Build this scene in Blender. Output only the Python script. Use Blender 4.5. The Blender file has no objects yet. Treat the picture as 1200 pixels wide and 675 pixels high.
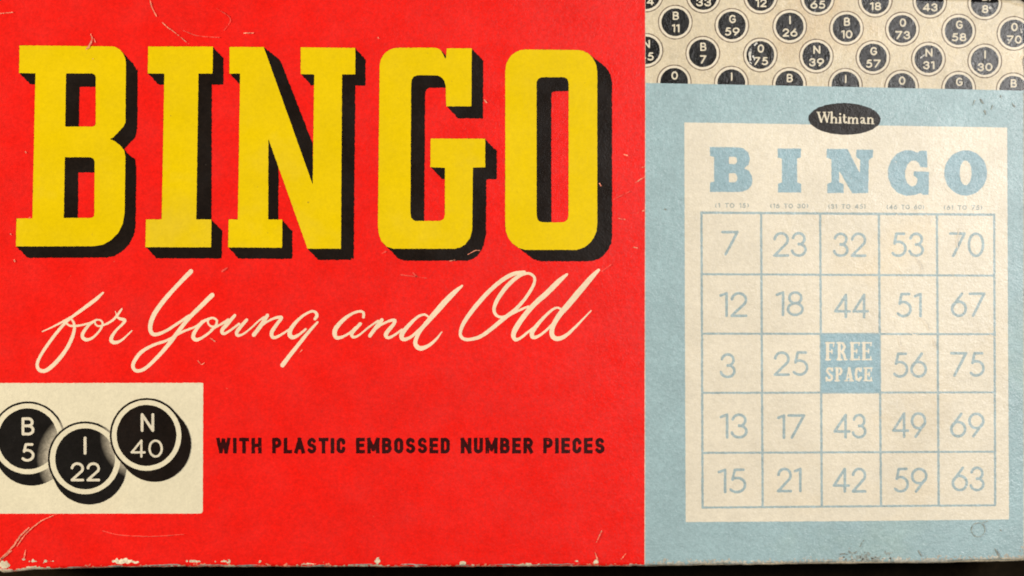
import bpy, math
import numpy as np
from mathutils import Vector

# ------------------------------------------------------------------ camera, world, lamps, exposure
S = 0.4 / 1200.0            # metres per unit of the traced print (visible part of the lid is 0.40 m wide)
H = 0.042                   # height of the box lid above the tabletop
sc = bpy.context.scene
COL = sc.collection

cam_d = bpy.data.cameras.new('camera'); cam = bpy.data.objects.new('camera', cam_d); COL.objects.link(cam)
cam_d.sensor_width = 36.0; cam_d.lens = 85.0
cam.location = (0, 0, H + 0.4 * 85.0 / 36.0)
cam_d.clip_start = 0.01; cam_d.clip_end = 50
cam_d.dof.use_dof = True
cam_d.dof.focus_distance = 0.4 * 85.0 / 36.0 - 0.012
cam_d.dof.aperture_fstop = 2.4
sc.camera = cam

w = bpy.data.worlds.new('World'); sc.world = w; w.use_nodes = True
w.node_tree.nodes['Background'].inputs[0].default_value = (1.0, 0.93, 0.82, 1)
w.node_tree.nodes['Background'].inputs[1].default_value = 0.10

def area_lamp(name, loc, target, size, watts, colour):
    d = bpy.data.lights.new(name, 'AREA'); d.shape = 'RECTANGLE'; d.size, d.size_y = size
    d.energy = watts; d.color = colour
    o = bpy.data.objects.new(name, d); COL.objects.link(o); o.location = loc
    o.rotation_euler = (Vector(target) - Vector(loc)).to_track_quat('-Z', 'Y').to_euler()
    return o
# soft lamp up to the right (its gloss lies over the right of the lid), warm lamp on the left
area_lamp('softbox', (0.60, 0.17, 1.05), (0.1, 0, H), (0.26, 0.34), 9.3, (1.0, 0.97, 0.95))
area_lamp('warm_lamp', (-1.65, 0.27, 0.92), (0.15, -0.1, H), (0.30, 0.30), 38.5, (1.0, 0.90, 0.74))

sc.view_settings.view_transform = 'Standard'; sc.view_settings.look = 'None'
sc.view_settings.exposure = 0.0; sc.view_settings.gamma = 1.0
try: sc.view_settings.use_curve_mapping = False
except Exception: pass

# ------------------------------------------------------------------ materials
def srgb(r, g, b):
    f = lambda c: (c/255/12.92) if c/255 <= 0.04045 else ((c/255+0.055)/1.055)**2.4
    return (f(r), f(g), f(b), 1)

def material(name, col, rough=0.42, grain=0.10, mottle=0.06, bump=0.25, speck=None, speck_lim=0.72,
             spec=0.5, stain=None, stain_lim=0.66, fade=None):
    """Printed paper: base colour, fine ink grain, slow mottling, optional rub specks and stains, varnish relief."""
    m = bpy.data.materials.new(name); m.use_nodes = True
    nt = m.node_tree; N = nt.nodes; L = nt.links
    b = N['Principled BSDF']; b.inputs['Roughness'].default_value = rough
    b.inputs['Specular IOR Level'].default_value = spec
    tc = N.new('ShaderNodeTexCoord')
    def noise(scale, detail, rough_=0.6, off=0.0):
        n = N.new('ShaderNodeTexNoise'); n.inputs['Scale'].default_value = scale
        n.inputs['Detail'].default_value = detail; n.inputs['Roughness'].default_value = rough_
        mp = N.new('ShaderNodeMapping'); mp.inputs['Location'].default_value = (off, off*0.7, 0.013)
        L.new(tc.outputs['Object'], mp.inputs['Vector']); L.new(mp.outputs[0], n.inputs['Vector'])
        return n.outputs['Fac']
    def ranged(fac, a, b_, c, d):
        r = N.new('ShaderNodeMapRange'); r.inputs[1].default_value = a; r.inputs[2].default_value = b_
        r.inputs[3].default_value = c; r.inputs[4].default_value = d
        L.new(fac, r.inputs[0]); return r.outputs[0]
    def mix(fac, a, b_, mode='MIX'):
        x = N.new('ShaderNodeMix'); x.data_type = 'RGBA'; x.blend_type = mode
        if hasattr(fac, 'links'): L.new(fac, x.inputs[0])
        else: x.inputs[0].default_value = fac
        for s, v in ((6, a), (7, b_)):
            if hasattr(v, 'links'): L.new(v, x.inputs[s])
            else: x.inputs[s].default_value = v
        return x.outputs[2]
    def grey(f):
        c = N.new('ShaderNodeCombineColor')
        for i in range(3): L.new(f, c.inputs[i])
        return c.outputs[0]
    c = col
    if fade:                                   # airbrushed fade printed beside the neighbouring chip
        centre, r0, r1, fcol = fade
        sep = N.new('ShaderNodeVectorMath'); sep.operation = 'DISTANCE'
        mp = N.new('ShaderNodeMapping'); mp.inputs['Scale'].default_value = (1, 1, 0)
        L.new(tc.outputs['Object'], mp.inputs['Vector']); L.new(mp.outputs[0], sep.inputs[0])
        sep.inputs[1].default_value = (centre[0], centre[1], 0)
        c = mix(ranged(sep.outputs['Value'], r0, r1, 0.92, 0.0), c, fcol)
    if stain: c = mix(ranged(noise(14, 5, 0.62, 0.31), stain_lim, stain_lim+0.12, 0, 0.55), c, stain)
    c = mix(1.0, c, grey(ranged(noise(45, 4, 0.6, 0.11), 0.3, 0.7, 1-mottle, 1+mottle)), 'MULTIPLY')
    c = mix(1.0, c, grey(ranged(noise(1150, 3, 0.75, 0.57), 0.3, 0.7, 1-grain, 1+grain)), 'MULTIPLY')
    c = mix(1.0, c, grey(ranged(noise(560, 2, 0.6, 0.37), 0.3, 0.7, 1-grain*0.7, 1+grain*0.7)), 'MULTIPLY')
    if speck: c = mix(ranged(noise(520, 3, 0.6, 0.83), speck_lim, speck_lim+0.05, 0, 0.8), c, speck)
    L.new(c, b.inputs['Base Color'])
    L.new(ranged(noise(70, 4, 0.6, 0.91), 0.3, 0.7, max(rough-0.06, 0.05), rough+0.08), b.inputs['Roughness'])
    if bump:
        h1 = noise(1250, 3, 0.7, 0.2); h2 = noise(330, 2, 0.5, 0.4)
        a = N.new('ShaderNodeMath'); a.operation = 'ADD'; L.new(h1, a.inputs[0]); L.new(h2, a.inputs[1])
        bn = N.new('ShaderNodeBump'); bn.inputs['Strength'].default_value = bump
        bn.inputs['Distance'].default_value = 0.00035
        L.new(a.outputs[0], bn.inputs['Height']); L.new(bn.outputs[0], b.inputs['Normal'])
    return m

PAPER = (0.745, 0.675, 0.485, 1)
DARKSPECK = (0.10, 0.07, 0.04, 1)
M = {}
M['paper']  = material('bare_paper', (0.62, 0.55, 0.42, 1), 0.7, 0.18, 0.15, 0.5, DARKSPECK, 0.66, spec=0.3)
M['red']    = material('red_ink', (0.80, 0.008, 0.003, 1), 0.34, 0.115, 0.045, 0.3, (0.8, 0.20, 0.12, 1), 0.755, spec=0.36, stain=(0.70, 0.012, 0.007, 1), stain_lim=0.56)
M['yellow'] = material('yellow_ink', (0.76, 0.54, 0.0, 1), 0.34, 0.045, 0.04, 0.12, (0.30, 0.19, 0.02, 1), 0.725, spec=0.20, stain=(0.73, 0.53, 0.03, 1), stain_lim=0.55)
M['black']  = material('black_ink', (0.0085, 0.0048, 0.003, 1), 0.30, 0.3, 0.2, 0.24, (0.08, 0.065, 0.05, 1), 0.735, spec=0.27)
M['script'] = material('cream_script_ink', (0.86, 0.67, 0.47, 1), 0.30, 0.06, 0.05, 0.2)
M['slogan'] = material('maroon_ink', (0.034, 0.002, 0.002, 1), 0.30, 0.25, 0.1, 0.2, (0.5, 0.012, 0.006, 1), 0.68, spec=0.3)
M['cream']  = material('cream_stock', PAPER, 0.45, 0.05, 0.05, 0.3, (0.40, 0.27, 0.15, 1), 0.745, stain=(0.70, 0.58, 0.38, 1), stain_lim=0.58)
M['strip']  = material('cream_border_stock', (0.64, 0.55, 0.385, 1), 0.27, 0.10, 0.10, 0.42, (0.40, 0.30, 0.18, 1), 0.74, stain=(0.56, 0.40, 0.22, 1), stain_lim=0.6)
M['card']   = material('cream_card_ink', (0.735, 0.67, 0.535, 1), 0.28, 0.06, 0.07, 0.34, (0.50, 0.38, 0.24, 1), 0.76, stain=(0.71, 0.60, 0.42, 1), stain_lim=0.58)
M['ring']   = material('pale_ring_ink', (0.74, 0.66, 0.51, 1), 0.40, 0.06, 0.06, 0.3)
M['line']   = material('brown_line_ink', (0.17, 0.12, 0.075, 1), 0.42, 0.3, 0.1, 0.3)
M['chip']   = material('chip_black_ink', (0.006, 0.0055, 0.005, 1), 0.22, 0.3, 0.2, 0.34, (0.10, 0.09, 0.08, 1), 0.72, spec=0.40)
M['white']  = material('white_lettering_ink', (0.70, 0.63, 0.48, 1), 0.42, 0.10, 0.06, 0.3)
M['blue']   = material('pale_blue_ink', (0.312, 0.447, 0.475, 1), 0.27, 0.10, 0.08, 0.42, (0.20, 0.24, 0.22, 1), 0.73, stain=(0.32, 0.44, 0.41, 1), stain_lim=0.56)
M['type']   = material('blue_type_ink', (0.275, 0.42, 0.475, 1), 0.28, 0.13, 0.05, 0.42, (0.58, 0.55, 0.44, 1), 0.72)
M['grid']   = material('blue_grid_ink', (0.325, 0.425, 0.44, 1), 0.28, 0.16, 0.10, 0.42, (0.58, 0.55, 0.44, 1), 0.68)
M['caption']= material('grey_caption_ink', (0.34, 0.38, 0.35, 1), 0.3, 0.2, 0.1, 0.3)
M['scuff']  = material('scuffed_paper', (0.80, 0.27, 0.16, 1), 0.5, 0.3, 0.2, 0.4, (0.75, 0.05, 0.02, 1), 0.60)
M['faint']  = material('faint_rub', (0.80, 0.065, 0.04, 1), 0.5, 0.2, 0.1, 0.3)
M['grime']  = material('grey_grime', (0.27, 0.29, 0.255, 1), 0.5, 0.4, 0.3, 0.4, (0.34, 0.44, 0.42, 1), 0.57)
M['worn']   = material('worn_edge_paper', (0.68, 0.58, 0.41, 1), 0.7, 0.3, 0.3, 0.5, (0.24, 0.18, 0.10, 1), 0.64, spec=0.2)
M['table']  = material('dark_table', (0.014, 0.009, 0.004, 1), 0.75, 0.5, 0.3, 0.5, spec=0.05)

# ------------------------------------------------------------------ raster-of-distance shapes -> flat ink meshes
RNG = np.random.RandomState(7)
_tab = RNG.rand(256, 256)
def vnoise(x, y, scale):
    x = np.asarray(x)/scale; y = np.asarray(y)/scale
    xi = np.floor(x).astype(int); yi = np.floor(y).astype(int); fx = x-xi; fy = y-yi
    fx = fx*fx*(3-2*fx); fy = fy*fy*(3-2*fy)
    g = lambda i, j: _tab[i & 255, j & 255]
    return (g(xi, yi)*(1-fx)+g(xi+1, yi)*fx)*(1-fy)+(g(xi, yi+1)*(1-fx)+g(xi+1, yi+1)*fx)*fy - 0.5

def W(px, py): return ((px-600.0)*S, (337.5-py)*S)

# outline of the lid (print units), clockwise in the picture; bottom edge is a little ragged at its left corner
OUT = [(-9, -38), (300, -29), (600, -19), (900, -9), (1100, -3.0), (1196, -0.8), (1203.5, 4),
       (1204.5, 330), (1205.5, 652), (1201, 657.6), (1150, 658.9), (1100, 660), (940, 661.4), (756, 663.9), (560, 664.9),
       (330, 664.7), (150, 664.9), (110, 666.2), (66, 667.4), (40, 668.3), (16, 670.8), (4, 671.5), (-6, 667), (-9.5, 655), (-9, 300)]
def _dense(poly, step=6.0):
    out = []
    for a, b in zip(poly, poly[1:]+poly[:1]):
        n = max(1, int(math.hypot(b[0]-a[0], b[1]-a[1])/step))
        for i in range(n):
            t = i/n; out.append((a[0]+(b[0]-a[0])*t, a[1]+(b[1]-a[1])*t))
    return np.array(out)
OUTD = _dense(OUT)
OUTD = OUTD + np.stack([vnoise(OUTD[:, 0]+OUTD[:, 1]*3, OUTD[:, 1]*0, 9.0)*0.0, vnoise(OUTD[:, 0], OUTD[:, 1], 8.0)*0.9], 1)
RIM = 5.0

def sd_poly(X, Y, P):
    """signed distance to polygon, positive inside"""
    d = np.full(X.shape, 1e9); ins = np.zeros(X.shape, bool)
    n = len(P)
    for i in range(n):
        ax, ay = P[i]; bx, by = P[(i+1) % n]
        ex, ey = bx-ax, by-ay; wx, wy = X-ax, Y-ay
        t = np.clip((wx*ex+wy*ey)/max(ex*ex+ey*ey, 1e-12), 0, 1)
        d = np.minimum(d, (wx-ex*t)**2+(wy-ey*t)**2)
        if ay != by:
            c = ((ay > Y) != (by > Y)) & (X < (bx-ax)*(Y-ay)/(by-ay)+ax)
            ins ^= c
    return np.where(ins, 1, -1)*np.sqrt(d)

_NB = [(-0.0, 1.0)]
def lid_z(px, py):
    """height of the lid skin: flat, rolling over at the rim"""
    z = np.full(px.shape, H)
    near = (py > 645) | (py < 18-0.03*(1204-px)+10) | (px > 1190) | (px < 6)
    if near.any():
        d = sd_poly(px[near], py[near], OUTD)
        d = np.clip(d, 0, RIM)
        z[near] = H + S*(-RIM + np.sqrt(np.maximum(RIM**2-(RIM-d)**2, 0)))
    return z

class Shape:
    """Union / difference of drawn strokes, polygons and discs, sampled on a grid and cut into a flat mesh."""
    def __init__(s, box, cell=0.4):
        s.x0, s.y0, x1, y1 = box; s.c = cell
        s.nx = int(math.ceil((x1-s.x0)/cell)); s.ny = int(math.ceil((y1-s.y0)/cell))
        s.X, s.Y = np.meshgrid(s.x0+np.arange(s.nx+1)*cell, s.y0+np.arange(s.ny+1)*cell)
        s.F = np.full(s.X.shape, -8.0)
    def _sub(s, x0, y0, x1, y1):
        i0 = max(0, int((x0-s.x0)/s.c)-1); i1 = min(s.nx+1, int((x1-s.x0)/s.c)+3)
        j0 = max(0, int((y0-s.y0)/s.c)-1); j1 = min(s.ny+1, int((y1-s.y0)/s.c)+3)
        return slice(j0, max(j0, j1)), slice(i0, max(i0, i1))
    square = False
    def stroke(s, pts):
        """pts: (x, y, radius) polyline with round joints"""
        if len(pts) == 1: pts = [pts[0], pts[0]]
        for (ax, ay, ar), (bx, by, br) in zip(pts, pts[1:]):
            m = max(ar, br)+2.5
            sl = s._sub(min(ax, bx)-m, min(ay, by)-m, max(ax, bx)+m, max(ay, by)+m)
            X, Y = s.X[sl], s.Y[sl]
            if X.size == 0: continue
            ex, ey = bx-ax, by-ay
            t = np.clip(((X-ax)*ex+(Y-ay)*ey)/max(ex*ex+ey*ey, 1e-9), 0, 1)
            if s.square and math.hypot(bx-ax, by-ay) > 1.2:
                L_ = max(math.hypot(ex, ey), 1e-6)
                al = ((X-ax)*ex+(Y-ay)*ey)/L_; pe = np.abs((X-ax)*ey-(Y-ay)*ex)/L_
                ext = ar if L_ > 4 else 0.0
                d = np.minimum(ar-pe, np.minimum(al+ext, L_-al+ext))
            else:
                d = ar+(br-ar)*t-np.hypot(X-ax-ex*t, Y-ay-ey*t)
            s.F[sl] = np.maximum(s.F[sl], d)
        return s
    def poly(s, P): s.F = np.maximum(s.F, sd_poly(s.X, s.Y, P)); return s
    def cut(s, P): s.F = np.minimum(s.F, -sd_poly(s.X, s.Y, P)); return s
    def keep(s, P): s.F = np.minimum(s.F, sd_poly(s.X, s.Y, P)); return s
    def disc(s, x, y, rx, ry=None, rot=0):
        ry = ry or rx; c, n = math.cos(rot), math.sin(rot)
        u = ((s.X-x)*c+(s.Y-y)*n)/rx; v = (-(s.X-x)*n+(s.Y-y)*c)/ry
        s.F = np.maximum(s.F, (1-np.hypot(u, v))*min(rx, ry)); return s
    def hole(s, x, y, rx, ry=None):
        ry = ry or rx
        s.F = np.minimum(s.F, (np.hypot((s.X-x)/rx, (s.Y-y)/ry)-1)*min(rx, ry)); return s
    def clip_lid(s): return s.keep(OUTD)
    def rough(s, amp, scale): s.F = s.F+2*amp*vnoise(s.X+31.7, s.Y+11.3, scale); return s
    def sweep(s, dx, dy, n=26):
        F0 = s.F.copy(); F = F0.copy()
        for k in range(1, n+1):
            ox, oy = dx*k/n/s.c, dy*k/n/s.c
            i, j = int(ox), int(oy); fx, fy = ox-i, oy-j
            P = np.pad(F0, ((j+1, 0), (i+1, 0)), constant_values=-8.0)
            h, w_ = F0.shape
            a = P[1:h+1, 1:w_+1]; b = P[1:h+1, 0:w_]; c_ = P[0:h, 1:w_+1]; d = P[0:h, 0:w_]
            F = np.maximum(F, (a*(1-fx)+b*fx)*(1-fy)+(c_*(1-fx)+d*fx)*fy)
        s.F = F; return s
    def build(s, name, mat, layer, parent, label=None):
        F = np.where(np.abs(s.F) < 1e-6, 1e-6, s.F); I = F > 0
        a = I[:-1, :-1]; b = I[:-1, 1:]; c = I[1:, 1:]; d = I[1:, :-1]
        cnt = a.astype(int)+b+c+d
        vs = []; vid = {}; fs = []
        def vert(key, x, y):
            k = vid.get(key)
            if k is None: k = vid[key] = len(vs); vs.append((x, y))
            return k
        gx = lambda i: s.x0+i*s.c
        gy = lambda j: s.y0+j*s.c
        full = cnt == 4
        for j in range(s.ny):
            row = full[j]
            if row.any():
                e = np.flatnonzero(np.diff(np.concatenate(([0], row.view(np.int8), [0]))))
                y = gy(j)
                lim = 6 if (y > 650 or y < 18) else 100000
                for i0, i1 in zip(e[::2], e[1::2]):
                    k0 = int(i0)
                    while k0 < i1:
                        k1 = min(int(i1), k0+lim)
                        if gx(k0) < 9: k1 = min(k1, k0+6)                      # short pieces where the skin rolls over
                        elif gx(k0) > 1186: k1 = min(k1, k0+4)
                        elif gx(k1) > 1188: k1 = max(k0+1, int((1187-s.x0)/s.c))
                        fs.append((vert((k0, j), gx(k0), y), vert((k0, j+1), gx(k0), gy(j+1)),
                                   vert((k1, j+1), gx(k1), gy(j+1)), vert((k1, j), gx(k1), y)))
                        k0 = k1
        for j, i in zip(*np.nonzero((cnt > 0) & (cnt < 4))):
            j = int(j); i = int(i)
            cs = ((i, j), (i, j+1), (i+1, j+1), (i+1, j))
            f = [F[q[1], q[0]] for q in cs]; lst = []
            for k in range(4):
                p, q = cs[k], cs[(k+1) % 4]; fp, fq = f[k], f[(k+1) % 4]
                if fp > 0: lst.append(vert(p, gx(p[0]), gy(p[1])))
                if (fp > 0) != (fq > 0):
                    t = fp/(fp-fq)
                    x = gx(p[0])+(q[0]-p[0])*s.c*t; y = gy(p[1])+(q[1]-p[1])*s.c*t
                    lst.append(vert((min(p, q), max(p, q)), x, y))
            if len(lst) > 2: fs.append(tuple(lst))
        V = np.array(vs, float).reshape(-1, 2)
        z = lid_z(V[:, 0], V[:, 1])+layer*1.6e-5 if len(V) else np.zeros(0)
        co = np.stack([(V[:, 0]-600)*S, (337.5-V[:, 1])*S, z], 1)
        me = bpy.data.meshes.new(name); me.from_pydata(co.tolist(), [], fs); me.materials.append(M[mat] if isinstance(mat, str) else mat)
        o = bpy.data.objects.new(name, me); COL.objects.link(o); o.parent = parent
        if label: o['label'] = label
        return o

def spline(pts, sub=7):
    """Catmull-Rom through (x, y, r)"""
    P = np.array(pts, float); P = np.vstack([2*P[0]-P[1], P, 2*P[-1]-P[-2]])
    out = []
    for i in range(1, len(P)-2):
        for k in range(sub):
            t = k/sub
            out.append(0.5*((2*P[i])+(-P[i-1]+P[i+1])*t+(2*P[i-1]-5*P[i]+4*P[i+1]-P[i+2])*t*t+(-P[i-1]+3*P[i]-3*P[i+1]+P[i+2])*t**3))
    out.append(P[-2]); out = np.array(out); out[:, 2] = np.maximum(out[:, 2], 0.15)
    return [tuple(q) for q in out]

def rounded(P, radii, n=6):
    """polygon with rounded corners; radii per vertex"""
    out = []; L = len(P)
    for i in range(L):
        p = np.array(P[i], float); a = np.array(P[i-1], float); b = np.array(P[(i+1) % L], float)
        r = radii[i] if isinstance(radii, (list, tuple)) else radii
        if r <= 0: out.append(tuple(p)); continue
        u = p+(a-p)/np.linalg.norm(a-p)*r; v = p+(b-p)/np.linalg.norm(b-p)*r
        for k in range(n+1):
            t = k/n; out.append(tuple((1-t)**2*u+2*t*(1-t)*p+t*t*v))
    return out

# ------------------------------------------------------------------ stroke alphabet (unit cap height, y down), geometric sans
def arc(cx, cy, rx, ry, a0, a1, n=18):
    return [(cx+rx*math.cos(math.radians(a0+(a1-a0)*k/n)), cy+ry*math.sin(math.radians(a0+(a1-a0)*k/n))) for k in range(n+1)]
G = {}
G['0'] = (0.66, [arc(.33, .5, .33, .5, 0, 360, 30)])
G['1'] = (0.24, [[(0, .10), (.24, .0), (.24, 1)]])
G['2'] = (0.58, [arc(.29, .29, .28, .29, 185, 395, 20)+[(.0, 1), (.58, 1)]])
G['3'] = (0.56, [arc(.27, .25, .25, .25, 190, 450, 20), arc(.27, .74, .29, .26, 270, 530, 20)])
G['4'] = (0.70, [[(.52, 1), (.52, 0), (0, .74), (.70, .74)]])
G['5'] = (0.58, [[(.52, 0), (.18, 0), (.09, .44)]+arc(.26, .68, .32, .32, 238, 500, 20)])
G['6'] = (0.64, [arc(.32, .68, .32, .32, 0, 360, 26), [(.46, 0), (.04, .56)]])
G['7'] = (0.66, [[(0, 0), (.66, 0), (.14, 1)]])
G['8'] = (0.58, [arc(.29, .24, .24, .24, 0, 360, 24), arc(.29, .74, .29, .26, 0, 360, 24)])
G['9'] = (0.64, [arc(.32, .32, .32, .32, 0, 360, 26), [(.18, 1), (.60, .44)]])
G['B'] = (0.62, [[(0, 0), (0, 1)], [(0, 0), (.32, 0)]+arc(.32, .235, .25, .235, -90, 90, 12)+[(0, .47)], [(.3, .47)]+arc(.33, .735, .29, .265, -90, 90, 12)+[(0, 1)]])
G['I'] = (0.02, [[(.01, 0), (.01, 1)]])
G['N'] = (0.70, [[(0, 1), (0, 0), (.70, 1), (.70, 0)]])
G['G'] = (0.80, [arc(.45, .5, .45, .5, -42, -330, 26)+[(.84, .54), (.5, .54)]])
G['O'] = (0.80, [arc(.40, .5, .40, .5, 0, 360, 30)])
G['W'] = (1.05, [[(0, 0), (.26, 1), (.525, .05), (.79, 1), (1.05, 0)]])
G['T'] = (0.64, [[(0, 0), (.64, 0)], [(.32, 0), (.32, 1)]])
G['H'] = (0.66, [[(0, 0), (0, 1)], [(.66, 0), (.66, 1)], [(0, .48), (.66, .48)]])
G['P'] = (0.58, [[(0, 1), (0, 0), (.32, 0)]+arc(.32, .27, .26, .27, -90, 90, 12)+[(0, .54)]])
G['L'] = (0.50, [[(0, 0), (0, 1), (.50, 1)]])
G['A'] = (0.72, [[(0, 1), (.36, 0), (.72, 1)], [(.14, .68), (.58, .68)]])
G['S'] = (0.58, [arc(.29, .25, .27, .25, -25, -260, 16)+arc(.29, .75, .29, .25, -80, 155, 16)])
G['C'] = (0.66, [arc(.36, .5, .36, .5, -40, -320, 24)])
G['E'] = (0.52, [[(.52, 0), (0, 0), (0, 1), (.52, 1)], [(0, .48), (.46, .48)]])
G['M'] = (0.86, [[(0, 1), (0, 0), (.43, .8), (.86, 0), (.86, 1)]])
G['D'] = (0.66, [[(0, 0), (.28, 0)]+arc(.28, .5, .38, .5, -90, 90, 16)+[(0, 1), (0, 0)]])
G['U'] = (0.66, [[(0, 0), (0, .68)]+arc(.33, .68, .33, .32, 180, 0, 14)+[(.66, 0)]])
G['R'] = (0.60, [[(0, 1), (0, 0), (.32, 0)]+arc(.32, .26, .27, .26, -90, 90, 12)+[(0, .52)], [(.30, .52), (.60, 1)]])
G['('] = (0.2, [arc(.5, .5, .5, .62, 225, 135, 8)])
G[')'] = (0.2, [arc(-.3, .5, .5, .62, 45, -45, 8)])
G[' '] = (0.40, [])
# upright condensed gothic variants for the slogan
CG = dict(G)
CG['O'] = (0.56, [[(0, .26)]+arc(.28, .26, .28, .26, 180, 360, 10)+[(.56, .74)]+arc(.28, .74, .28, .26, 0, 180, 10)+[(0, .26)]])
CG['C'] = (0.54, [[(.54, .27), (.54, .26)]+arc(.27, .26, .27, .26, 0, -180, 12)+[(0, .74)]+arc(.27, .74, .27, .26, 180, 0, 12)+[(.54, .73)]])
CG['D'] = (0.56, [[(0, 0), (.28, 0)]+arc(.28, .28, .28, .28, -90, 0, 8)+arc(.28, .72, .28, .28, 0, 90, 8)+[(0, 1), (0, 0)]])
CG['U'] = (0.56, [[(0, 0), (0, .72)]+arc(.28, .72, .28, .28, 180, 0, 12)+[(.56, 0)]])

def text(shape, string, x0, x1, y0, y1, width, gap=0.2, alpha=G, slope=0.0, lean=0.0):
    """stroke lettering with its OUTER edges filling x0..x1, y0..y1"""
    r = width/2; h = (y1-y0)-width
    tot = sum(alpha[c][0] for c in string)+gap*(len(string)-1)
    sx = (x1-x0-width)/tot if tot > 0.05 else h
    u = 0
    for ch in string:
        wd, strokes = alpha[ch]
        for st in strokes:
            shape.stroke([(x0+r+(u+a)*sx+lean*(0.5-b)*h, y0+r+b*h+slope*(x0+(u+a)*sx-x0), r) for a, b in st])
        u += wd+gap
    return shape

def word(string, x0, x1, y0, y1, width, name, mat, layer, parent, gap=0.2, alpha=G, cell=0.4, label=None, rough=0.12, slope=0.0, square=False):
    sh = Shape((x0-2.5, y0-2.5, x1+2.5, y1+2.5), cell)
    sh.square = square
    text(sh, string, x0, x1, y0, y1, width, gap, alpha, slope)
    if rough: sh.rough(rough, 1.6)
    return sh.build(name, mat, layer, parent, label)

# ------------------------------------------------------------------ tabletop
def mesh_obj(name, vs, fs, mats, parent=None):
    me = bpy.data.meshes.new(name); me.from_pydata(vs, [], fs)
    for m in mats: me.materials.append(m)
    o = bpy.data.objects.new(name, me); COL.objects.link(o); o.parent = parent
    return o
t = mesh_obj('tabletop', [(-1.5, -1.2, 0), (1.5, -1.2, 0), (1.5, 1.2, 0), (-1.5, 1.2, 0)], [(0, 1, 2, 3)], [M['table']])
t['kind'] = 'structure'

# ------------------------------------------------------------------ the box
box = bpy.data.objects.new('game_box', None); COL.objects.link(box); box.empty_display_size = 0.05
box['label'] = 'worn vintage bingo game box lid, red and pale blue, lying flat on a black tabletop'
box['category'] = 'game box'

# cardboard lid: top skin, rolled rim, four side walls
n = len(OUTD)
nxt = np.roll(OUTD, -3, 0)-np.roll(OUTD, 3, 0); nrm = np.stack([-nxt[:, 1], nxt[:, 0]], 1)
nrm /= np.linalg.norm(nrm, axis=1)[:, None]
if sd_poly(np.array([OUTD[40, 0]+nrm[40, 0]*2]), np.array([OUTD[40, 1]+nrm[40, 1]*2]), OUTD)[0] < 0: nrm = -nrm
vs = []; fs = []; mi = []
rings = [(0.0, 0.0012/S*0)]
prof = [(RIM*(1-math.cos(a)), -RIM*(1-math.sin(a))) for a in np.linspace(0, math.pi/2, 7)]
levels = [(0.0, 0.0015), (0.0, H-RIM*S)]+[(d, H+z*S) for d, z in prof[1:]]
for d, z in levels:
    P = OUTD+nrm*d
    for p in P: vs.append((*W(p[0], p[1]), z))
for k in range(len(levels)-1):
    for i in range(n):
        j = (i+1) % n
        fs.append((k*n+i, k*n+j, (k+1)*n+j, (k+1)*n+i))
        mi.append(0 if k > 0 else (1 if OUTD[i, 0] < 756 else 2))
fs.append(tuple((len(levels)-1)*n+i for i in range(n))); mi.append(0)
lid = mesh_obj('lid', vs, fs, [M['paper'], M['red'], M['blue']], box)
lid.data.polygons.foreach_set('material_index', mi)
for p in lid.data.polygons: p.use_smooth = p.index < len(fs)-1 and p.index >= n
import bmesh
bm = bmesh.new(); bm.from_mesh(lid.data); bmesh.ops.recalc_face_normals(bm, faces=bm.faces); bm.to_mesh(lid.data); bm.free()

red = Shape((-12, -38, 758, 674), 1.0).poly([(-20, -45), (755.9, -45), (755.9, 200), (755.4, 420), (755.2, 690), (-20, 690)]).clip_lid().rough(0.15, 3)
red.build('red_panel', 'red', 1, box, 'glossy red left panel of the lid')
STRIP = [(756.4, -60), (1215, -60), (1215, 106.6), (1000, 101.9), (756.4, 97.2)]
Shape((754, -16, 1208, 110), 1.0).poly(STRIP).clip_lid().build('chip_border', 'strip', 1, box, 'cream border strip printed with rows of black number chips')
Shape((754, 95, 1208, 668), 1.0).poly([(756.6, 97.2), (1000, 101.9), (1215, 106.6), (1215, 690), (756.2, 690)]).clip_lid().rough(0.12, 3).build('blue_panel', 'blue', 1, box, 'pale blue right panel of the lid')

# ---- title letters
B_OUT = [(22.9, 53.2), (128, 54.3), (134, 54.6), (139.5, 57.2), (144, 62), (146.8, 68), (147.6, 74), (147, 143.5), (145, 148), (138, 155.5), (133, 160.8), (128.8, 162.9),
         (134, 165.2), (141, 170.5), (145.6, 176.5), (147, 184), (146, 250), (144, 262), (138.5, 273), (130, 281.5), (121, 286.5), (111, 288.5), (18.7, 288.8), (19.3, 256), (38, 256), (41.6, 86), (22.4, 85.6)]
B_H1 = rounded([(77.4, 86), (112.3, 86), (112.3, 148.4), (76.4, 148.4)], [0, 6, 5, 0])
B_H2 = rounded([(76, 184.2), (111, 184.2), (110.6, 255.4), (74.7, 255.4)], [0, 7, 5, 0])
I_OUT = [(173.7, 54.5), (249.5, 54.6), (249.1, 86.2), (232.6, 86.2), (230, 257.1), (247.8, 257.1), (247.3, 289.8), (170.4, 289.6), (171.1, 257.1), (189.5, 257.1), (192.7, 86.2), (173.2, 86.2)]
N_OUT = [(269, 55), (309.1, 55.2), (366.5, 216.6), (368.3, 87.2), (352.4, 86.8), (352.4, 55.4), (416.4, 56.2), (416.3, 87.2), (400.8, 87.2), (399.5, 291.4), (360.4, 291.4), (314.5, 162.4),
         (314.2, 257.3), (330.8, 257.3), (330.6, 290.3), (267.3, 289.9), (267.9, 257.1), (278.8, 257.1), (281.4, 86.2), (269, 86.2)]
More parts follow.
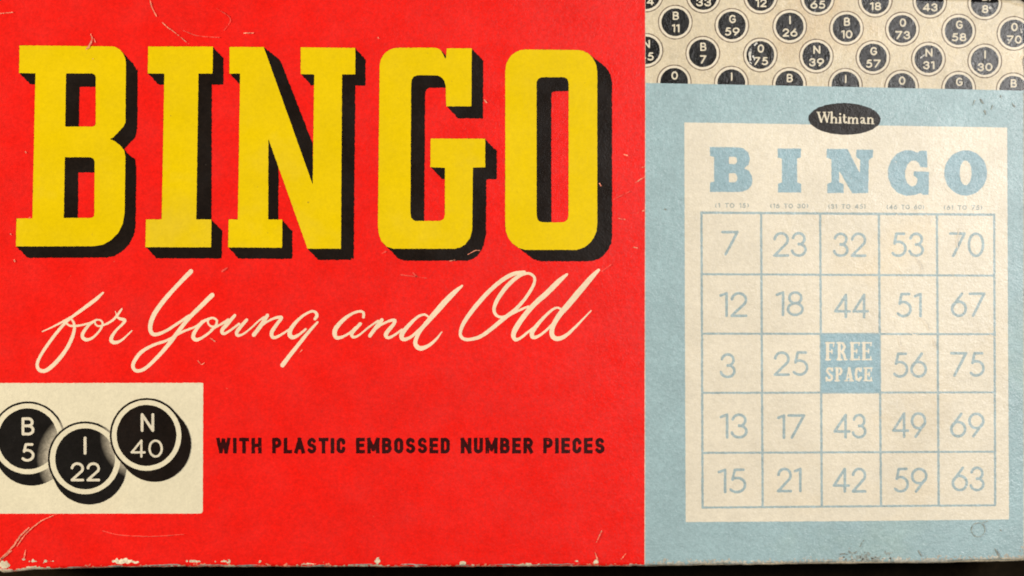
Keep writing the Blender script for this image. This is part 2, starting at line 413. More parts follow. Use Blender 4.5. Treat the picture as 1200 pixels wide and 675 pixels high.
G_OUT = [(444.9, 77.3), (446.6, 69), (450.5, 62.8), (456, 58.6), (461.5, 56.6), (467.3, 56), (508, 55.9), (513, 56.6), (516.6, 59), (519, 63), (521.3, 68.3), (522.5, 68.3), (523.6, 56.6), (552.8, 56.6), (552.4, 124.6), (522.9, 124.6), (522.4, 101),
         (521, 95.5), (517.8, 91), (512.5, 88.3), (489.5, 88.1), (485, 89.6), (482.4, 93.5), (481.8, 99), (480.9, 250), (482, 255.6), (486, 258.9), (515.5, 258.9), (520, 256.6), (521.3, 251.5), (521.4, 196.7), (504.3, 195.9), (504.7, 162.4), (568.6, 162.5), (568.6, 195.9),
         (554.1, 196.4), (553.4, 269.6), (550.8, 279), (545, 286.5), (539, 290), (533, 291.5), (461, 291.5), (453, 289), (447, 282.5), (443.8, 274), (442.9, 265)]
O_OUT = [(592.2, 83.5), (593, 76), (595.6, 70), (599, 65.3), (603.5, 61.6), (609, 59), (615.3, 58), (677, 58.6), (683, 59.6), (688.5, 62.2), (693, 66), (696.4, 70.8), (698.8, 76.5), (699.9, 84), (699.9, 263.5), (698.8, 271.5), (695.8, 278.8), (691, 285), (685, 289.8), (675.4, 292.8), (615.3, 292.8),
         (607.8, 290.4), (601, 285.6), (596, 279.4), (593, 271.8), (592, 263.5)]
O_H = rounded([(628.8, 90.4), (666.4, 90.4), (666.2, 260.6), (628.8, 260.6)], [8, 8, 9, 9])
EXTRA = {
 'B': [[(77, 86), (112.3, 86), (112.3, 101.8), (93.4, 101.8), (92.6, 148.6), (76, 148.6)], [(75.8, 184), (111, 184), (110.9, 202.3), (91.9, 202.3), (91.4, 256), (74.5, 256)],
       [(147, 100), (161.5, 80), (161, 150), (158, 158), (147, 168)], [(147, 180), (158, 186), (159.6, 195), (158, 258), (146, 262)]],
 'I': [[(232, 86), (249, 86), (248.4, 103), (247.9, 257.5), (229.5, 257.5)]],
 'N': [[(309.1, 55.2), (327.6, 69.6), (329.5, 73), (366.5, 168), (367, 218)], [(314.2, 160), (326.6, 198.2), (326, 258), (314, 258)], [(400, 87), (416.6, 87), (414.6, 304.3), (399, 291)]],
 'G': [[(481, 90), (489, 88), (522.5, 88), (522.5, 102.8), (503, 103.2), (499.4, 105.5), (498.2, 110), (497.2, 259.5), (481, 259)], [(553, 196), (570, 209), (569.6, 275), (566.5, 288), (560, 298), (551, 304.5), (545, 305.6), (533, 292)]],
 'O': [[(628.5, 97), (634, 90), (666.5, 90), (666.5, 106.8), (650, 107.2), (646.4, 109), (644.9, 113), (644.6, 261), (628.5, 261)]],
}
SW = {'B': (13.0, 13.5), 'I': (12.6, 13.2), 'N': (12.0, 13.2), 'G': (13.6, 14.2), 'O': (17.4, 13.4)}
for ch, outl, holes in (('B', B_OUT, [B_H1, B_H2]), ('I', I_OUT, []), ('N', N_OUT, []), ('G', G_OUT, []), ('O', O_OUT, [O_H])):
    xs = [p[0] for p in outl]; bx = (min(xs)-3, 50, max(xs)+24, 309)
    sh = Shape(bx, 0.5).poly(outl)
    for h in holes: sh.cut(h)
    F0 = sh.F.copy()
    face = sh.rough(0.22, 1.5).build('title_letter', 'yellow', 4, box, 'yellow slab title letter %s with a black drop shadow' % ch)
    sh.F = F0; sh.sweep(*SW[ch])
    for p in EXTRA[ch]: sh.poly(p)
    # the shadow's own counters stay open (letters without a hole keep the swept outline)
    sh.rough(0.45, 1.7).build('drop_shadow', 'black', 3, face)

# ---- script lettering (points are x, y, width in an enlarged tracing of each word)
def script(name, label, origin, groups):
    ss = []
    for scale, (ox, oy), strokes in groups:
        for st in strokes:
            ss.append(spline([(ox+x/scale, oy+y/scale, wd/scale/2*0.98) for x, y, wd in st]))
    xs = [q[0] for s_ in ss for q in s_]; ys = [q[1] for s_ in ss for q in s_]
    sh = Shape((min(xs)-4, min(ys)-4, max(xs)+4, max(ys)+4), 0.4)
    for s_ in ss: sh.stroke(s_)
    return sh.rough(0.14, 1.6).build(name, 'script', 4, box, label)
script('script_word', 'cream handwritten word for', None, [(6.133, (40, 330), [
    [(495, 80, 14), (440, 130, 26), (340, 205, 24), (250, 272, 20), (180, 345, 22), (100, 450, 23), (42, 540, 22), (22, 600, 24), (42, 638, 26), (90, 636, 29), (160, 578, 29), (230, 488, 27), (272, 405, 26), (290, 335, 22), (282, 290, 17), (262, 264, 12)],
    [(58, 360, 7), (140, 322, 12), (225, 278, 17), (262, 258, 18)],
    [(228, 296, 14), (262, 318, 15), (330, 315, 15), (400, 296, 13), (445, 275, 13)],
    [(450, 274, 13), (398, 308, 20), (358, 358, 24), (347, 396, 26), (374, 418, 25), (420, 404, 17), (466, 358, 16), (490, 315, 16), (488, 287, 14), (466, 275, 12), (441, 282, 11), (441, 306, 12), (470, 320, 14), (530, 299, 16), (580, 263, 18), (622, 208, 16), (632, 193, 7)],
    [(584, 214, 5), (594, 244, 10), (610, 264, 20), (650, 276, 24), (640, 300, 19), (590, 350, 19), (560, 394, 25), (555, 424, 28), (580, 438, 26), (630, 420, 17), (702, 354, 9)]])])
script('script_word', 'cream handwritten word Young', None, [
    (5.192, (150, 310), [
    [(383, 42, 28), (300, 127, 25), (220, 217, 27), (160, 302, 29), (136, 370, 27), (142, 413, 24), (170, 426, 22), (230, 404, 18), (300, 360, 17), (370, 312, 17)],
    [(512, 186, 28), (440, 257, 27), (370, 327, 25), (310, 402, 25), (250, 482, 25), (180, 562, 22), (110, 628, 21), (60, 648, 21), (32, 628, 22), (38, 590, 23), (80, 534, 22), (150, 492, 18), (240, 460, 16), (330, 410, 15), (410, 378, 12), (452, 345, 13)],
    [(508, 325, 14), (460, 346, 19), (415, 396, 21), (397, 434, 24), (410, 457, 24), (445, 448, 17), (500, 410, 15), (534, 370, 15), (540, 340, 14), (515, 325, 13), (490, 336, 12), (489, 360, 12), (510, 377, 13), (545, 373, 14), (592, 350, 14)]]),
    (7.5, (250, 350), [
    [(-20, 275, 18), (60, 228, 18), (130, 182, 18)],
    [(188, 148, 27), (132, 212, 34), (82, 270, 34), (78, 298, 30), (102, 306, 25), (160, 270, 20), (225, 222, 22)],
    [(293, 187, 28), (236, 252, 32), (206, 296, 32), (216, 322, 28), (260, 312, 18), (330, 260, 16), (400, 195, 16), (445, 163, 18)],
    [(475, 148, 32), (420, 232, 36), (356, 318, 36)],
    [(390, 275, 16), (460, 212, 17), (530, 174, 22), (585, 163, 28), (598, 173, 28), (560, 222, 30), (516, 290, 34), (516, 332, 31), (545, 341, 27), (610, 308, 20), (668, 268, 18)],
    [(893, 178, 26), (910, 150, 30), (900, 122, 25), (865, 111, 22), (800, 142, 22), (730, 202, 29), (680, 270, 38), (672, 318, 40), (700, 340, 36), (750, 318, 24), (812, 268, 20)],
    [(915, 207, 18), (830, 302, 29), (750, 402, 33), (670, 502, 36), (608, 584, 40)]])])
script('script_word', 'cream handwritten word and', None, [(6.753, (380, 320), [
    [(310, 348, 22), (311, 316, 22), (285, 303, 20), (230, 317, 21), (160, 362, 29), (96, 430, 36), (82, 478, 36), (97, 511, 30), (140, 506, 23), (200, 474, 18), (252, 428, 20)],
    [(285, 402, 27), (236, 456, 27), (217, 488, 27), (236, 507, 22), (280, 488, 16), (350, 430, 15), (425, 378, 17)],
    [(455, 372, 30), (405, 436, 31), (361, 496, 29)],
    [(390, 460, 14), (450, 410, 17), (520, 377, 21), (558, 376, 27), (545, 410, 28), (502, 460, 33), (487, 493, 33), (510, 511, 25), (560, 488, 19), (612, 448, 17)],
    [(820, 342, 17), (790, 328, 18), (740, 347, 21), (680, 401, 29), (622, 470, 36), (612, 507, 36), (635, 525, 30), (690, 503, 23), (760, 440, 22), (800, 400, 22)],
    [(1090, 102, 18), (1030, 153, 37), (960, 223, 45), (880, 313, 43), (820, 382, 36), (762, 452, 31), (727, 520, 31), (723, 567, 34), (760, 596, 37), (820, 577, 28), (880, 529, 20), (930, 466, 9)]])])
script('script_word', 'cream handwritten word Old', None, [(6.667, (530, 310), [
    [(562, 60, 27), (480, 73, 32), (390, 122, 33), (280, 217, 33), (170, 342, 35), (92, 452, 31), (63, 530, 25), (78, 573, 26), (130, 586, 26), (220, 562, 29), (310, 499, 31), (400, 424, 33), (490, 354, 29), (570, 265, 25), (630, 170, 24), (644, 110, 22), (620, 78, 22), (577, 70, 20), (510, 97, 29), (430, 167, 33), (360, 261, 31), (327, 340, 27), (338, 389, 23), (380, 411, 21), (440, 397, 20), (510, 363, 19), (592, 328, 18)],
    [(895, 77, 20), (830, 133, 39), (740, 222, 41), (650, 302, 39), (570, 391, 39), (501, 490, 41), (478, 548, 37), (491, 585, 29), (530, 576, 22), (590, 529, 19), (642, 488, 17)],
    [(845, 345, 17), (810, 338, 17), (760, 371, 21), (690, 441, 27), (632, 515, 35), (622, 556, 33), (645, 570, 27), (700, 542, 20), (770, 479, 20), (820, 420, 22)],
    [(1143, 43, 22), (1090, 98, 39), (1000, 202, 47), (900, 321, 47), (840, 391, 41), (792, 470, 37), (777, 538, 37), (801, 575, 37), (850, 575, 33), (910, 537, 25), (990, 459, 18), (1085, 360, 9)]])])

# ---- slogan
for wd, x0, x1 in (('WITH', 253.6, 306.6), ('PLASTIC', 319, 404.8), ('EMBOSSED', 417.2, 527.2), ('NUMBER', 540, 624.6), ('PIECES', 636.6, 708.4)):
    word(wd, x0, x1, 513.0, 531.4, 4.2, 'slogan_word', 'slogan', 3, box, gap=0.6, alpha=CG, cell=0.35, rough=0.25, square=True, label='small dark capitals reading %s' % wd)

# ---- picture panel with three large printed chips
Shape((-12, 444, 242, 606), 0.6).poly(rounded([(-30, 449), (238.2, 448.6), (237.6, 601.8), (-30, 602)], [0, 1, 4, 0])).clip_lid().rough(0.2, 2.0).build('picture_panel', 'cream', 3, box, 'cream panel picturing three black number chips')
CH = {'B': (32.7, 514.2, 4.2, 11.2), 'I': (99.8, 537.6, 4.6, 9.8), 'N': (171.8, 510.2, 9.3, 10.6)}
def fade_to(name, nb, r0, r1, base):
    cx, cy = W(CH[nb][0], CH[nb][1])
    return material(name, base, 0.30, 0.25, 0.1, 0.24, spec=0.36, fade=((cx, cy), r0*S, r1*S, (0.50, 0.44, 0.33, 1)))
mB = fade_to('chip_ink_airbrushed', 'I', 43, 57, (0.007, 0.0055, 0.0045, 1)); mI = fade_to('chip_ink_shaded', 'N', 42, 55, (0.007, 0.0055, 0.0045, 1))
for k, (ch, num, mt) in enumerate((('B', '5', mB), ('I', '22', mI), ('N', '40', 'black'))):
    cx, cy, dx, dy = CH[ch]; z = 5+k*4
    rx = 43.6 if ch != 'N' else 43.0; ry = 43.8
    sh = Shape((cx-48, cy-48, cx+58, cy+62), 0.5).disc(cx, cy, rx, ry).sweep(dx, dy)
    if cx < 50: sh.clip_lid()
    body = sh.rough(0.2, 1.8).build('large_chip', mt, z, box, 'large printed black chip reading %s %s' % (ch, num))
    sh = Shape((cx-48, cy-48, cx+48, cy+48), 0.5).disc(cx, cy, rx-2.3, ry-2.4)
    if cx < 50: sh.clip_lid()
    sh.rough(0.15, 1.8).build('chip_rim', 'ring' if 0 else 'cream', z+1, body)
    sh = Shape((cx-48, cy-48, cx+48, cy+48), 0.5).disc(cx, cy, 35.0, 35.7)
    if cx < 50: sh.clip_lid()
    sh.rough(0.2, 1.8).build('chip_face', mt, z+2, body)
    if ch == 'B':
        word('B', 25.4, 40.4, 489, 510.2, 3.2, 'chip_letter', 'white', z+3, body); word('5', 25, 40.4, 519.3, 541, 3.0, 'chip_number', 'white', z+3, body)
    if ch == 'I':
        word('I', 97.9, 101.3, 511.6, 532.8, 3.4, 'chip_letter', 'white', z+3, body); word('22', 82.8, 117.4, 541.8, 564, 3.0, 'chip_number', 'white', z+3, body, gap=0.26)
    if ch == 'N':
        word('N', 165, 180.8, 484.2, 506, 3.2, 'chip_letter', 'white', z+3, body); word('40', 153.2, 190.9, 515, 536.2, 2.6, 'chip_number', 'white', z+3, body, gap=0.26)

# ---- the border's small chips
SMALL = [(757.4, -5.8, 'G', '54'), (824.2, -4.6, 'N', '33'), (891.4, -3.6, 'B', '12'), (958, -1.8, 'O', '65'), (1025.6, 0.2, 'I', '18'), (1089.6, 1.4, 'N', '43'), (1154, 3.4, 'B', '8'),
         (791.4, 26, 'B', '11'), (857.6, 29.8, 'G', '59'), (925.4, 31, 'I', '26'), (992, 33, 'B', '10'), (1057.4, 34, 'O', '73'), (1123.4, 36.4, 'G', '58'), (1188.2, 39.2, 'O', '70'),
         (757, 59, 'N', '45'), (823.6, 62.4, 'B', '7'), (891, 64.4, 'O', '75'), (956.6, 65.8, 'N', '39'), (1023, 67.4, 'G', '57'), (1088, 69.2, 'N', '31'), (1154, 71.4, 'I', '30'), (1218.5, 74, 'B', '2'),
         (790, 96, 'O', ''), (857, 97.4, 'I', ''), (925, 99, 'B', ''), (990.6, 100, 'I', ''), (1056.6, 102, 'O', ''), (1123.4, 103.4, 'G', ''), (1187.4, 105.2, 'B', '')]
DIG = {'1': 2.6}
for cx, cy, ch, num in SMALL:
    edge = cy < 22 or cx > 1180
    def clip(sh):
        sh.keep(STRIP)
        if edge: sh.clip_lid()
        return sh
    bx = (cx-22, cy-22, cx+22, cy+22)
    sh = clip(Shape(bx, 0.55).disc(cx, cy, 20.4).hole(cx, cy, 19.1).rough(0.18, 2.2))
    lab = ('small printed chip %s %s in the border' % (ch, num)).replace('  ', ' ') if cy > 10 else None
    ringo = sh.build('chip_outline', 'line', 2, None)
    clip(Shape(bx, 0.55).disc(cx, cy, 19.0)).build('chip_rim', 'ring', 2, ringo)
    body = clip(Shape(bx, 0.45).disc(cx, cy, 16.3).rough(0.2, 1.8)).build('border_chip', 'chip', 3, box, lab)
    ringo.parent = body
    for c_ in list(ringo.children): c_.parent = body
    def lett(s_, x0, x1, y0, y1, wd, nm):
        sh = Shape((x0-2, y0-2, x1+2, y1+2), 0.3); text(sh, s_, x0, x1, y0, y1, wd, 0.32); sh.rough(0.12, 1.4); clip(sh)
        if (sh.F > 0).any(): sh.build(nm, 'white', 4, body)
    wl = {'I': 2.3, 'B': 7.2, 'N': 8.2, 'G': 7.6, 'O': 7.6}[ch]
    if cy > 22 : lett(ch, cx-wl/2+0.6, cx+wl/2+0.6, cy-12.4, cy-2.6, 1.75, 'chip_letter')
    elif cy > 0: lett(ch, cx-wl/2+0.6, cx+wl/2+0.6, cy-12.0, cy-2.4, 1.75, 'chip_letter')
    if num:
        wn = sum({'1': 3.4}.get(d_, 7.6) for d_ in num)+2.2*(len(num)-1)
        lett(num, cx-wn/2+0.4, cx+wn/2+0.4, cy+2.4, cy+12.0, 1.75, 'chip_number')

# ---- bingo card
card = Shape((799, 140, 1186, 615), 0.8).poly([(802, 143.4), (1000, 146.6), (1180.2, 149.4), (1181.2, 380), (1182.5, 608.8), (1000, 610.6), (803.5, 611.8), (802.6, 380)]).rough(0.2, 2.5).build('bingo_card', 'card', 3, box, 'cream bingo card printed in pale blue')
def T(P, o, s_): return [(o[0]+x/s_, o[1]+y/s_) for x, y in P]
o1, o2, o3 = (820, 160), (950, 160), (1050, 160)
CB = T([(90, 92), (340, 94), (385, 105), (425, 138), (441, 195), (430, 245), (390, 281), (430, 300), (457, 345), (464, 385), (455, 430), (425, 465), (375, 484), (330, 488), (90, 487), (90, 405), (126, 395), (126, 182), (90, 170)], o1, 7.5)
CBh = [rounded(T([(257, 178), (328, 178), (328, 242), (257, 242)], o1, 7.5), [1, 4, 4, 1]), rounded(T([(257, 322), (330, 322), (330, 402), (257, 402)], o1, 7.5), [1, 5, 5, 1])]
CI = T([(685, 105), (890, 105), (890, 182), (855, 194), (857, 402), (890, 415), (892, 492), (688, 492), (688, 415), (722, 402), (722, 194), (685, 182)], o1, 7.5)
CN = T([(140, 110), (325, 110), (432, 322), (435, 205), (400, 182), (400, 115), (550, 116), (546, 182), (511, 205), (505, 496), (365, 500), (250, 300), (250, 400), (290, 420), (290, 496), (145, 496), (145, 420), (182, 400), (182, 200), (140, 185)], o2, 7.5)
CG_ = T([(272, 125), (276, 270), (215, 270), (200, 232), (170, 212), (135, 214), (100, 245), (80, 300), (80, 355), (98, 408), (135, 440), (168, 432), (186, 404), (186, 370), (155, 342), (155, 305), (290, 310), (286, 512), (235, 513), (218, 496), (160, 516), (90, 521), (20, 500), (-40, 440), (-70, 360), (-70, 285), (-45, 210), (10, 148), (80, 119), (140, 122), (190, 142), (212, 125)], o3, 7.5)
def letter(outl, holes, nm):
    xs = [p[0] for p in outl]; ys = [p[1] for p in outl]
    sh = Shape((min(xs)-2, min(ys)-2, max(xs)+2, max(ys)+2), 0.4).poly(outl)
    for h in holes: sh.cut(h)
    return sh.rough(0.25, 1.8).build('card_letter', 'type', 4, card)
letter(CB, CBh, 'B'); letter(CI, [], 'I'); letter(CN, [], 'N'); letter(CG_, [], 'G')
ox, oy = 1050+612/7.5, 160+320/7.5
Shape((ox-28, oy-29, ox+28, oy+29), 0.4).disc(ox, oy, 188/7.5, 199/7.5).hole(ox, oy, 52/7.5, 109/7.5).rough(0.25, 1.8).build('card_letter', 'type', 4, card)
for s_, x0, x1 in (('(1 TO 15)', 838, 877.5), ('(16 TO 30)', 902.6, 947), ('(31 TO 45)', 970.6, 1014.4), ('(46 TO 60)', 1039, 1083), ('(61 TO 75)', 1106, 1151)):
    y = 238+(x0-838)*0.009
    word(s_, x0, x1, y, y+5.6, 1.1, 'caption', 'caption', 4, card, gap=0.42, cell=0.3, rough=0.12)
XT = [822, 891.9, 961.1, 1029.8, 1097.9, 1165]; XB = [823.3, 893.7, 963, 1032.4, 1100, 1166.2]
YL = [249.2, 321.3, 391, 460.4, 530.7, 594.8]; YR = [251.6, 323, 391.6, 459.7, 529.3, 592]
def gp(i, j):
    ty = (YL[j]-YL[0])/(YL[5]-YL[0]); x = XT[i]+(XB[i]-XT[i])*ty
    return x, YL[j]+(YR[j]-YL[j])*i/5
sh = Shape((818, 245, 1171, 599), 0.5)
for k in range(6):
    sh.stroke([(*gp(i, k), 1.2 if k else 1.4) for i in range(6)]); sh.stroke([(*gp(k, j), 1.3) for j in range(6)])
sh.rough(0.28, 2.2).build('grid_lines', 'grid', 4, card)
fsq = [gp(2, 2), gp(3, 2), gp(3, 3), gp(2, 3)]
Shape((958, 387, 1036, 464), 0.5).poly(fsq).rough(0.2, 2).build('free_space', 'type', 5, card, 'solid blue square reading FREE SPACE')
NUM = [('7', 845, 865.6, 270.4, 299.6), ('23', 906, 945.4, 271.8, 301), ('32', 976.4, 1015.4, 272.4, 301.2), ('53', 1044.2, 1082.8, 272.4, 301.2), ('70', 1112, 1153.6, 272.2, 301.4),
       ('12', 842.8, 876, 342.2, 371.6), ('18', 909, 942, 341.2, 370.6), ('44', 977.4, 1018.4, 344, 373.2), ('51', 1050.2, 1080.2, 343, 372), ('67', 1114.2, 1154.8, 342.6, 371.6),
       ('3', 843.8, 862.2, 413.8, 443.2), ('25', 906.6, 947.4, 411.6, 440.6), ('56', 1046.2, 1086.4, 413, 442.8), ('75', 1113.2, 1154, 412.4, 441.6),
       ('13', 843.4, 876.2, 484.4, 514), ('17', 910.6, 943.6, 485.4, 514.4), ('43', 976.6, 1015.4, 484.8, 514), ('49', 1045.4, 1085.6, 483, 513.2), ('69', 1113.2, 1153.8, 483.4, 512.8),
       ('15', 841, 874.6, 549, 578.2), ('21', 910.4, 939.4, 548, 577), ('42', 975.6, 1015.4, 548, 577.4), ('59', 1047, 1087, 548, 577.4), ('63', 1115, 1153.8, 546.6, 575.8)]
for s_, x0, x1, y0, y1 in NUM:
    word(s_, x0, x1, y0, y1, 3.1, 'card_number', 'grid', 4, card, gap=0.2, rough=0.22)
# FREE SPACE: condensed slab capitals
sh = Shape((962, 396, 1031, 452), 0.3)
def slab(strokes):
    for st in strokes:
        wd = st[0]; sh.stroke([(955+x/8.235, 385+y/8.235, wd/8.235/2) for x, y in st[1:]])
def sE(x, y0, y1, w_, v=30, mid=0.85):
    slab([(v, (x+17, y0+12), (x+17, y1-12)), (15, (x, y0+8), (x+w_, y0+8)), (15, (x, y1-8), (x+w_, y1-8)), (11, (x+w_-5, y0+8), (x+w_-5, y0+34)), (11, (x+w_-5, y1-8), (x+w_-5, y1-36)), (16, (x+17, (y0+y1)/2), (x+w_*mid-12, (y0+y1)/2)), (12, (x+w_*mid-14, (y0+y1)/2-18), (x+w_*mid-14, (y0+y1)/2+18))])
y0, y1 = 130, 307
slab([(30, (122, y0+12), (122, y1-10)), (15, (105, y0+8), (185, y0+8)), (14, (180, y0+8), (180, y0+42)), (16, (122, 222), (165, 222)), (12, (163, 205), (163, 240)), (16, (105, y1-8), (148, y1-8))])
slab([(30, (234, y0+12), (234, y1-10)), (15, (214, y0+8), (270, y0+8)), (26, (270, y0+14), (287, y0+45), (268, 215)), (15, (234, 220), (270, 220)), (26, (262, 225), (283, 260), (290, y1-10)), (14, (285, y1-8), (310, y1-8)), (16, (214, y1-8), (258, y1-8))])
sE(342, y0, y1, 88); sE(456, y0, y1, 88)
y0, y1 = 374, 510
slab([(22, (165, 402), (150, 384), (125, 386), (116, 410), (135, 436), (162, 458), (165, 482), (148, 500), (122, 498), (112, 476)), (10, (170, 378), (170, 410)), (10, (108, 472), (108, 508))])
slab([(27, (214, y0+10), (214, y1-10)), (13, (196, y0+7), (245, y0+7)), (23, (245, y0+12), (258, 408), (242, 440)), (13, (214, 445), (242, 445)), (14, (196, y1-7), (236, y1-7))])
slab([(14, (305, y1-12), (328, y0+8)), (28, (330, y0+10), (352, y1-12)), (13, (312, 470), (345, 470)), (13, (290, y1-7), (318, y1-7)), (13, (336, y1-7), (370, y1-7))])
slab([(24, (440, 408), (425, 386), (402, 392), (394, 440), (402, 488), (425, 498), (442, 474)), (10, (446, 378), (446, 412))])
sE(474, y0, y1, 74, 26)
sh.rough(0.2, 1.4).build('free_space_lettering', 'card', 6, card)

# ---- maker's badge
badge = Shape((944, 117, 1036, 161), 0.5).disc(989.6, 139.4, 42.2, 18.6, math.radians(1.2)).rough(0.25, 2).build('maker_badge', 'black', 5, box, 'black oval badge at the top of the card')
sh = Shape((954, 128, 1028, 148), 0.25)
def bs(wd, *pts): sh.stroke([(935+x/10.9, 112+y/10.9, wd/10.9/2) for x, y in pts])
bs(25, (262, 222), (298, 335)); bs(12, (298, 340), (338, 232)); bs(25, (338, 222), (372, 335)); bs(12, (372, 340), (402, 218)); bs(10, (242, 212), (285, 212)); bs(10, (318, 213), (355, 213)); bs(10, (384, 213), (420, 213))
bs(25, (432, 214), (432, 344)); bs(14, (436, 296), (462, 276), (484, 286)); bs(23, (488, 292), (488, 346)); bs(9, (412, 349), (452, 349)); bs(9, (470, 350), (508, 350)); bs(9, (414, 212), (432, 212))
bs(25, (540, 280), (540, 346)); bs(25, (540, 236)); bs(9, (520, 351), (560, 351)); bs(9, (522, 278), (540, 276))
bs(22, (592, 248), (591, 330), (604, 346), (622, 340)); bs(10, (572, 277), (620, 277))
bs(23, (652, 282), (652, 350)); bs(14, (655, 302), (682, 280), (700, 288)); bs(22, (704, 294), (704, 352)); bs(14, (708, 304), (735, 281), (752, 290)); bs(22, (756, 296), (756, 353)); bs(9, (634, 354), (672, 354)); bs(9, (690, 355), (720, 355)); bs(9, (742, 356), (774, 356))
bs(14, (802, 296), (812, 282), (832, 282)); bs(22, (842, 292), (844, 346), (860, 354)); bs(16, (842, 314), (812, 326), (806, 344), (822, 354), (842, 342))
bs(23, (898, 286), (898, 354)); bs(14, (902, 304), (928, 283), (946, 292)); bs(23, (952, 300), (953, 356)); bs(9, (878, 358), (918, 358)); bs(9, (936, 360), (974, 360))
sh.rough(0.08, 1.2).build('badge_lettering', 'white', 6, badge)

# ------------------------------------------------------------------ wear: edge chips, scratches, grime; also painted wrinkle highlights
TOPL = 24
# frayed bare paper along the front edge
sh = Shape((-10, 646, 760, 673), 0.45)
d = sd_poly(sh.X, sh.Y, OUTD)
am = 1.2+4.6*np.clip(vnoise(sh.X, sh.Y*0, 34)+0.25, 0, 1)+2.2*vnoise(sh.X, sh.Y*0.0+9, 6)
am = am*np.clip(1.05-0.0012*sh.X, 0.22, 1.1)-0.5*np.clip((sh.X-120)/60, 0, 1)
am = am+np.clip((90-sh.X)/40, 0, 1)*2.0
sh.F = np.minimum(am-d+1.8*vnoise(sh.X, sh.Y, 2.2)-0.4, d-0.25)
for x, y, rx, ry in ((145, 657.6, 12, 3.2), (158, 658.6, 5, 2.4), (443, 657.6, 3.4, 3.4), (543, 660.0, 4.0, 2.6), (698, 657.5, 2.6, 2.2), (225, 657.8, 9, 1.6), (262, 658.0, 8, 1.8), (612, 662, 14, 1.1), (675, 657.6, 1.8, 1.2), (38, 658, 3.5, 1.6), (55, 657.4, 4.5, 1.8), (28, 656, 2, 2), (4, 662, 9, 4.5), (430, 663, 16, 1.2), (305, 657.5, 2.2, 1.2), (356, 661, 12, 1.0), (770, 661, 9, 1.2)):
    sh.disc(x, y, rx, ry)
sh.F = np.minimum(sh.F-0.35+2.6*vnoise(sh.X+50, sh.Y, 2.4)+1.5*vnoise(sh.X+9, sh.Y, 6), d-0.2)
sh.build('worn_edge', 'worn', 7, box, 'frayed bare paper along the front edge')
sh = Shape((756, 644, 1207, 668), 0.45)
d = sd_poly(sh.X, sh.Y, OUTD)
am = 1.4+2.6*np.clip(vnoise(sh.X, sh.Y*0, 26)+0.3, 0, 1)+1.5*vnoise(sh.X, sh.Y*0+4, 6)+np.clip((sh.X-1100)/60, 0, 1)*1.3
sh.F = np.minimum(am-d+1.8*vnoise(sh.X, sh.Y, 2.4)-0.5, d-0.25)
sh.build('worn_edge', 'worn', 7, box)
# dark rubbed cracks along the rim
sh = Shape((0, 650, 1206, 672), 0.5)
d = sd_poly(sh.X, sh.Y, OUTD)
sh.F = 0.55-np.abs(d-2.6-2.2*vnoise(sh.X, sh.Y*0, 40))+1.5*vnoise(sh.X, sh.Y*0+3, 17)-0.35
sh.build('edge_crease', 'grime', 8, box)

# scratches showing the paper through the ink
def scratches(name, mat, layer, lst, amp=0.35, label=None):
    for pts in lst:
        P = spline([(x, y, r*0.85) for x, y, r in pts], 6) if len(pts) > 2 else [tuple(p) for p in pts]
        xs = [p[0] for p in P]; ys = [p[1] for p in P]
        s_ = Shape((min(xs)-3, min(ys)-3, max(xs)+3, max(ys)+3), 0.3).stroke(P).rough(amp, 1.5)
        if (s_.F > 0).any(): yield s_
def build_marks(name, mat, layer, lst, amp=0.35, label=None):
    for s_ in scratches(name, mat, layer, lst, amp): s_.build(name, mat, layer, box, label)
build_marks('scratch', 'scuff', 22, [
    [(174, -8, .5), (178, 8, .7), (183.5, 19, .6)], [(190, 26, .4), (195, 31, .7), (206, 39, .4), (221, 51.5, .4)],
    [(106.5, 40, .4), (108, 46, .9), (104, 55, 1.3), (101, 58, .5)], [(110, 45, .3), (112, 50, .5)],
    [(744.4, 214.4, .5), (750, 210.6, .8), (755.5, 207.4, .7)], [(752, 196.6, .4), (755.4, 195.4, .6)], [(731, 181, .5), (735.5, 182.4, .6)], [(752.6, 247.6, .4), (755.4, 246.6, .6)],
    [(724, 255.6, .4), (728, 256.8, .5), (732.4, 257, .4)], [(742, 289.6, .4), (747, 290.6, .5)],
    [(567.4, 117, .6), (570, 120, .9)], [(702.4, 215, .6), (704, 217.5, .7)],
    [(-4, 660, 1.6), (9, 647, 1.2), (17, 638, 1.0), (24, 628, 1.1), (34, 618, .6)], [(20, 640, .6), (30, 626, .5), (46, 612, .7), (58, 606, .5), (68, 602, .4)],
    [(2, 655, .8), (14, 645, .5)], [(28, 655, .4), (30, 645, .5)], [(232, 423, .5), (236, 427, .6), (239.5, 425, .5)], [(246.6, 396.4, .5), (252, 399.8, .6)], [(350, 414, .3), (354, 410, .4)],
    [(15, 14.8, .5), (0, 15.8, .4)], [(285, 39, .3), (297, 38.6, .6)], [(548, 298.6, .4), (556, 294, .5), (562, 293.4, .3)], [(527, 306, .4), (533, 304.6, .4)],
    [(16.8, 304.5, .9), (17.4, 306, .8)], [(12.6, 274.2, .7), (13, 275, .7)], [(108.6, 68.6, .2), (109, 69, .3)],
    [(697, 647, .4), (700, 655, .7)], [(699, 635, .4), (705, 622, .3)], [(728, 655, .5), (733, 649, .3)], [(30, 178, .5), (30.6, 179, .5)], [(443, 44, .5), (444, 45, .5)]], 0.4)
